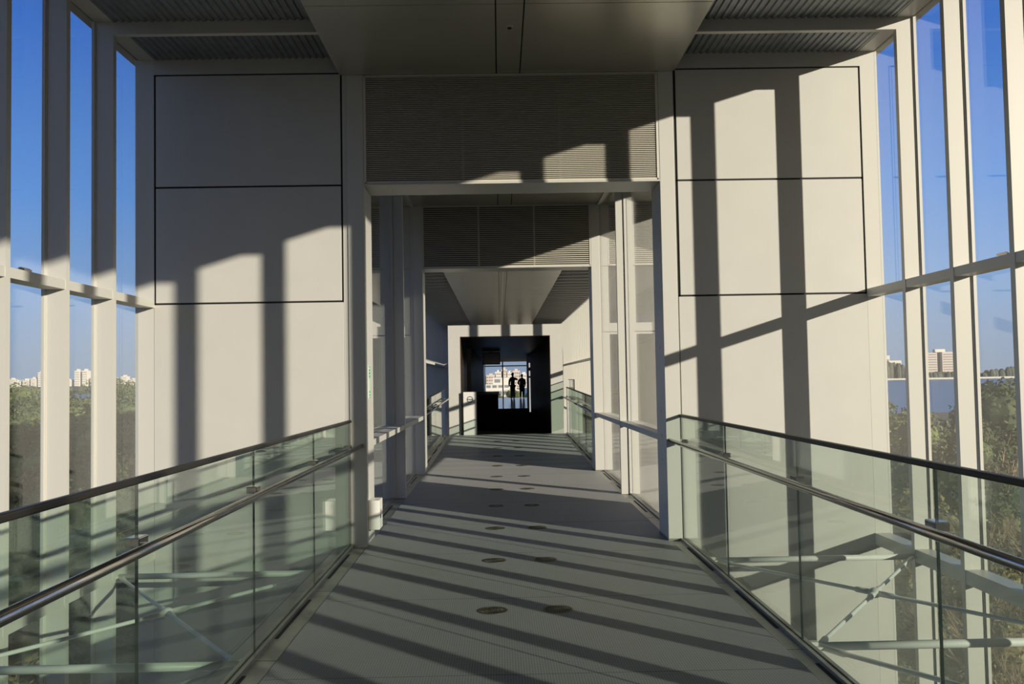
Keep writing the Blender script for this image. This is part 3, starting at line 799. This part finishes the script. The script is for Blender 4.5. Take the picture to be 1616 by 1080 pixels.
# far buildings
BW = mat('far_building_white', (.72, .68, .62), .8); BG = mat('far_building_window', (.22, .24, .27), .4); BP = mat('far_building_pink', (.66, .55, .47), .8)
def tower(x, y, w_, d, h, label, group, floors=8, m=BW, z=GZ, name='apartment_tower', cols=5):
    t = empty(name, (x, y, z), label, 'building', group)
    MB().box(-w_ / 2, w_ / 2, 0, d, 0, h).build('tower_wall', m, t)
    b = MB()
    for i in range(floors):
        z0 = h * (i + .35) / (floors + .3)
        for c in range(cols):
            x0 = -w_ / 2 + w_ * (c + .2) / cols
            b.box(x0, x0 + w_ * .6 / cols, -.15, .02, z0, z0 + h * .4 / (floors + .3))
    b.build('window_bands', BG, t)
    MB().box(-w_ * .2, w_ * .2, d * .2, d * .7, h, h + h * .06 + 1).build('roof_house', m, t)
    return t
def at(px, y):  # x position at distance y seen at column px
    return (px - 789) / 1430 * y
for i, (px, h, w_) in enumerate([(24, 20, 9), (33, 15, 12), (46, 18, 13), (58, 21, 11), (69, 34, 10), (112, 16, 9), (126, 36, 10.5), (138, 36, 10.5), (150, 20, 8), (186, 17, 11), (199, 22, 12), (212, 15, 11), (92, 16, 14), (168, 17, 14)]):
    tower(at(px, 2000), 2000, w_, 20, h + 11, ('pair of tall white towers on the skyline beyond the left windows, %s one' % ('left' if px == 126 else 'right')) if px in (126, 138) else
          'distant pale tower block on the skyline beyond the left windows, %s in the row' % ['leftmost', 'second', 'third', 'fourth', 'fifth', 'seventh', '', '', 'eighth', 'tenth', 'eleventh', 'rightmost', 'sixth', 'ninth'][i], 'skyline towers beyond the left windows', floors=9, cols=4)
# large slab building across the bay
t = empty('hospital_building', (at(1492, 1400), 1400, GZ), 'large cream slab building across the bay outside right windows', 'building')
MB().box(-27, -8, 0, 16, 0, 41).box(-2, 26, -4, 14, 0, 42).build('facade', BP, t)
MB().box(-8, -2, 3, 12, 0, 42).build('dark_core', BG, t)
b = MB()
for i in range(9):
    b.box(-25, -9, -.3, .02, 6 + i * 3.9, 7.8 + i * 3.9); b.box(-.5, 24.5, -4.3, -3.98, 6 + i * 3.9, 7.8 + i * 3.9)
b.build('window_bands', BG, t)
MB().box(-10, 6, 2, 10, 42, 46.5).build('roof_house', BW, t)
t = empty('hill_house', (at(1404, 1400), 1400, GZ), 'white building on the dark headland across the bay', 'building')
MB().box(-8, 4, 0, 14, 0, 38).box(4, 22, 0, 14, 0, 30).build('facade', BW, t); MB().box(-7, 3, -.3, .02, 30, 32).build('window_bands', BG, t)
# headland + tree line across the bay
def hump(name, xc, y, wx, hh, label, seed):
    rnd2 = random.Random(seed); me = MB(); n = 40
    for i in range(n):
        f = (i + .5) / n * 2 - 1; q = hh * (1 - f * f) ** .5 * rnd2.uniform(.8, 1.05)
        me.ball((f * wx, rnd2.uniform(0, 12), q * .35), max(wx / n * 2.2, 4), 8, 6, (1, 1, q * .65 / max(wx / n * 2.2, 4)))
    o = me.build(name, FARG); o.location = (xc, y, GZ); tag(o, label, 'wooded hill', kind='stuff')
FARG = mat('far_foliage', (.10, .115, .10), .95, noise=.3, nscale=.2)
hump('headland', at(1400, 1380), 1366, 42, 29, 'dark wooded headland across the bay under the white building', 3)
hump('tree_line', at(1492, 1370), 1366, 38, 12, 'dark tree line in front of the cream slab building', 4)
hump('tree_line', at(1645, 1370), 1366, 100, 20, 'dark tree line across the bay at the right edge', 5)
hump('tree_line', at(100, 1900), 1800, 420, 14, 'dark tree line under the left skyline', 6)
hump('tree_line', at(800, 1300), 1300, 160, 17, 'dark wooded slope seen through the end window', 8)
# buildings seen through the end window
YB = 420
t = empty('terraced_building', (at(786, YB), YB, GZ), 'low white terraced building seen through the end window', 'building')
MB().box(-9, 11, 0, 12, 0, 6.0).box(-9, 8.5, 1, 12, 6.0, 8.6).box(-2.5, 5.5, 2, 12, 8.6, 11.6).build('facade', BW, t)
b = MB()
for k in range(7): b.box(-8.4 + k * 2.7, -6.4 + k * 2.7, -.1, .02, 3.8, 5.3)
for k in range(6): b.box(-8.2 + k * 2.8, -6.3 + k * 2.8, .9, 1.02, 6.9, 8.1)
b.box(-1.6, 1, 1.9, 2.02, 9.3, 10.9); b.build('window_bands', BG, t)
for i, (px, w_, h, fl_) in enumerate([(775, 12, 17, 4), (787, 9.5, 21, 5), (796, 7.5, 24, 6), (805, 9, 20, 5), (815, 9.5, 22, 5), (827, 11, 18, 4)]):
    tower(at(px, 1150), 1150, w_, 14, h, 'white apartment block behind the terraced building, %s in the row' % ['first', 'second', 'third', 'fourth', 'fifth', 'last'][i], 'apartment blocks seen through the end window', floors=fl_, cols=4, z=GZ, m=BW if i % 2 else BP)
for i, (x, y, s) in enumerate([(-3.5, 150, .86), (-.5, 155, .83), (2.2, 148, .88), (5.0, 152, .84), (7.6, 150, .86)]):
    tree('dark' if i % 2 else 'green', x, y, s, 'small green tree below the end window, %s from the left' % ['first', 'second', 'third', 'fourth', 'fifth'][i], 'trees below the end window', rz=i * 1.3)
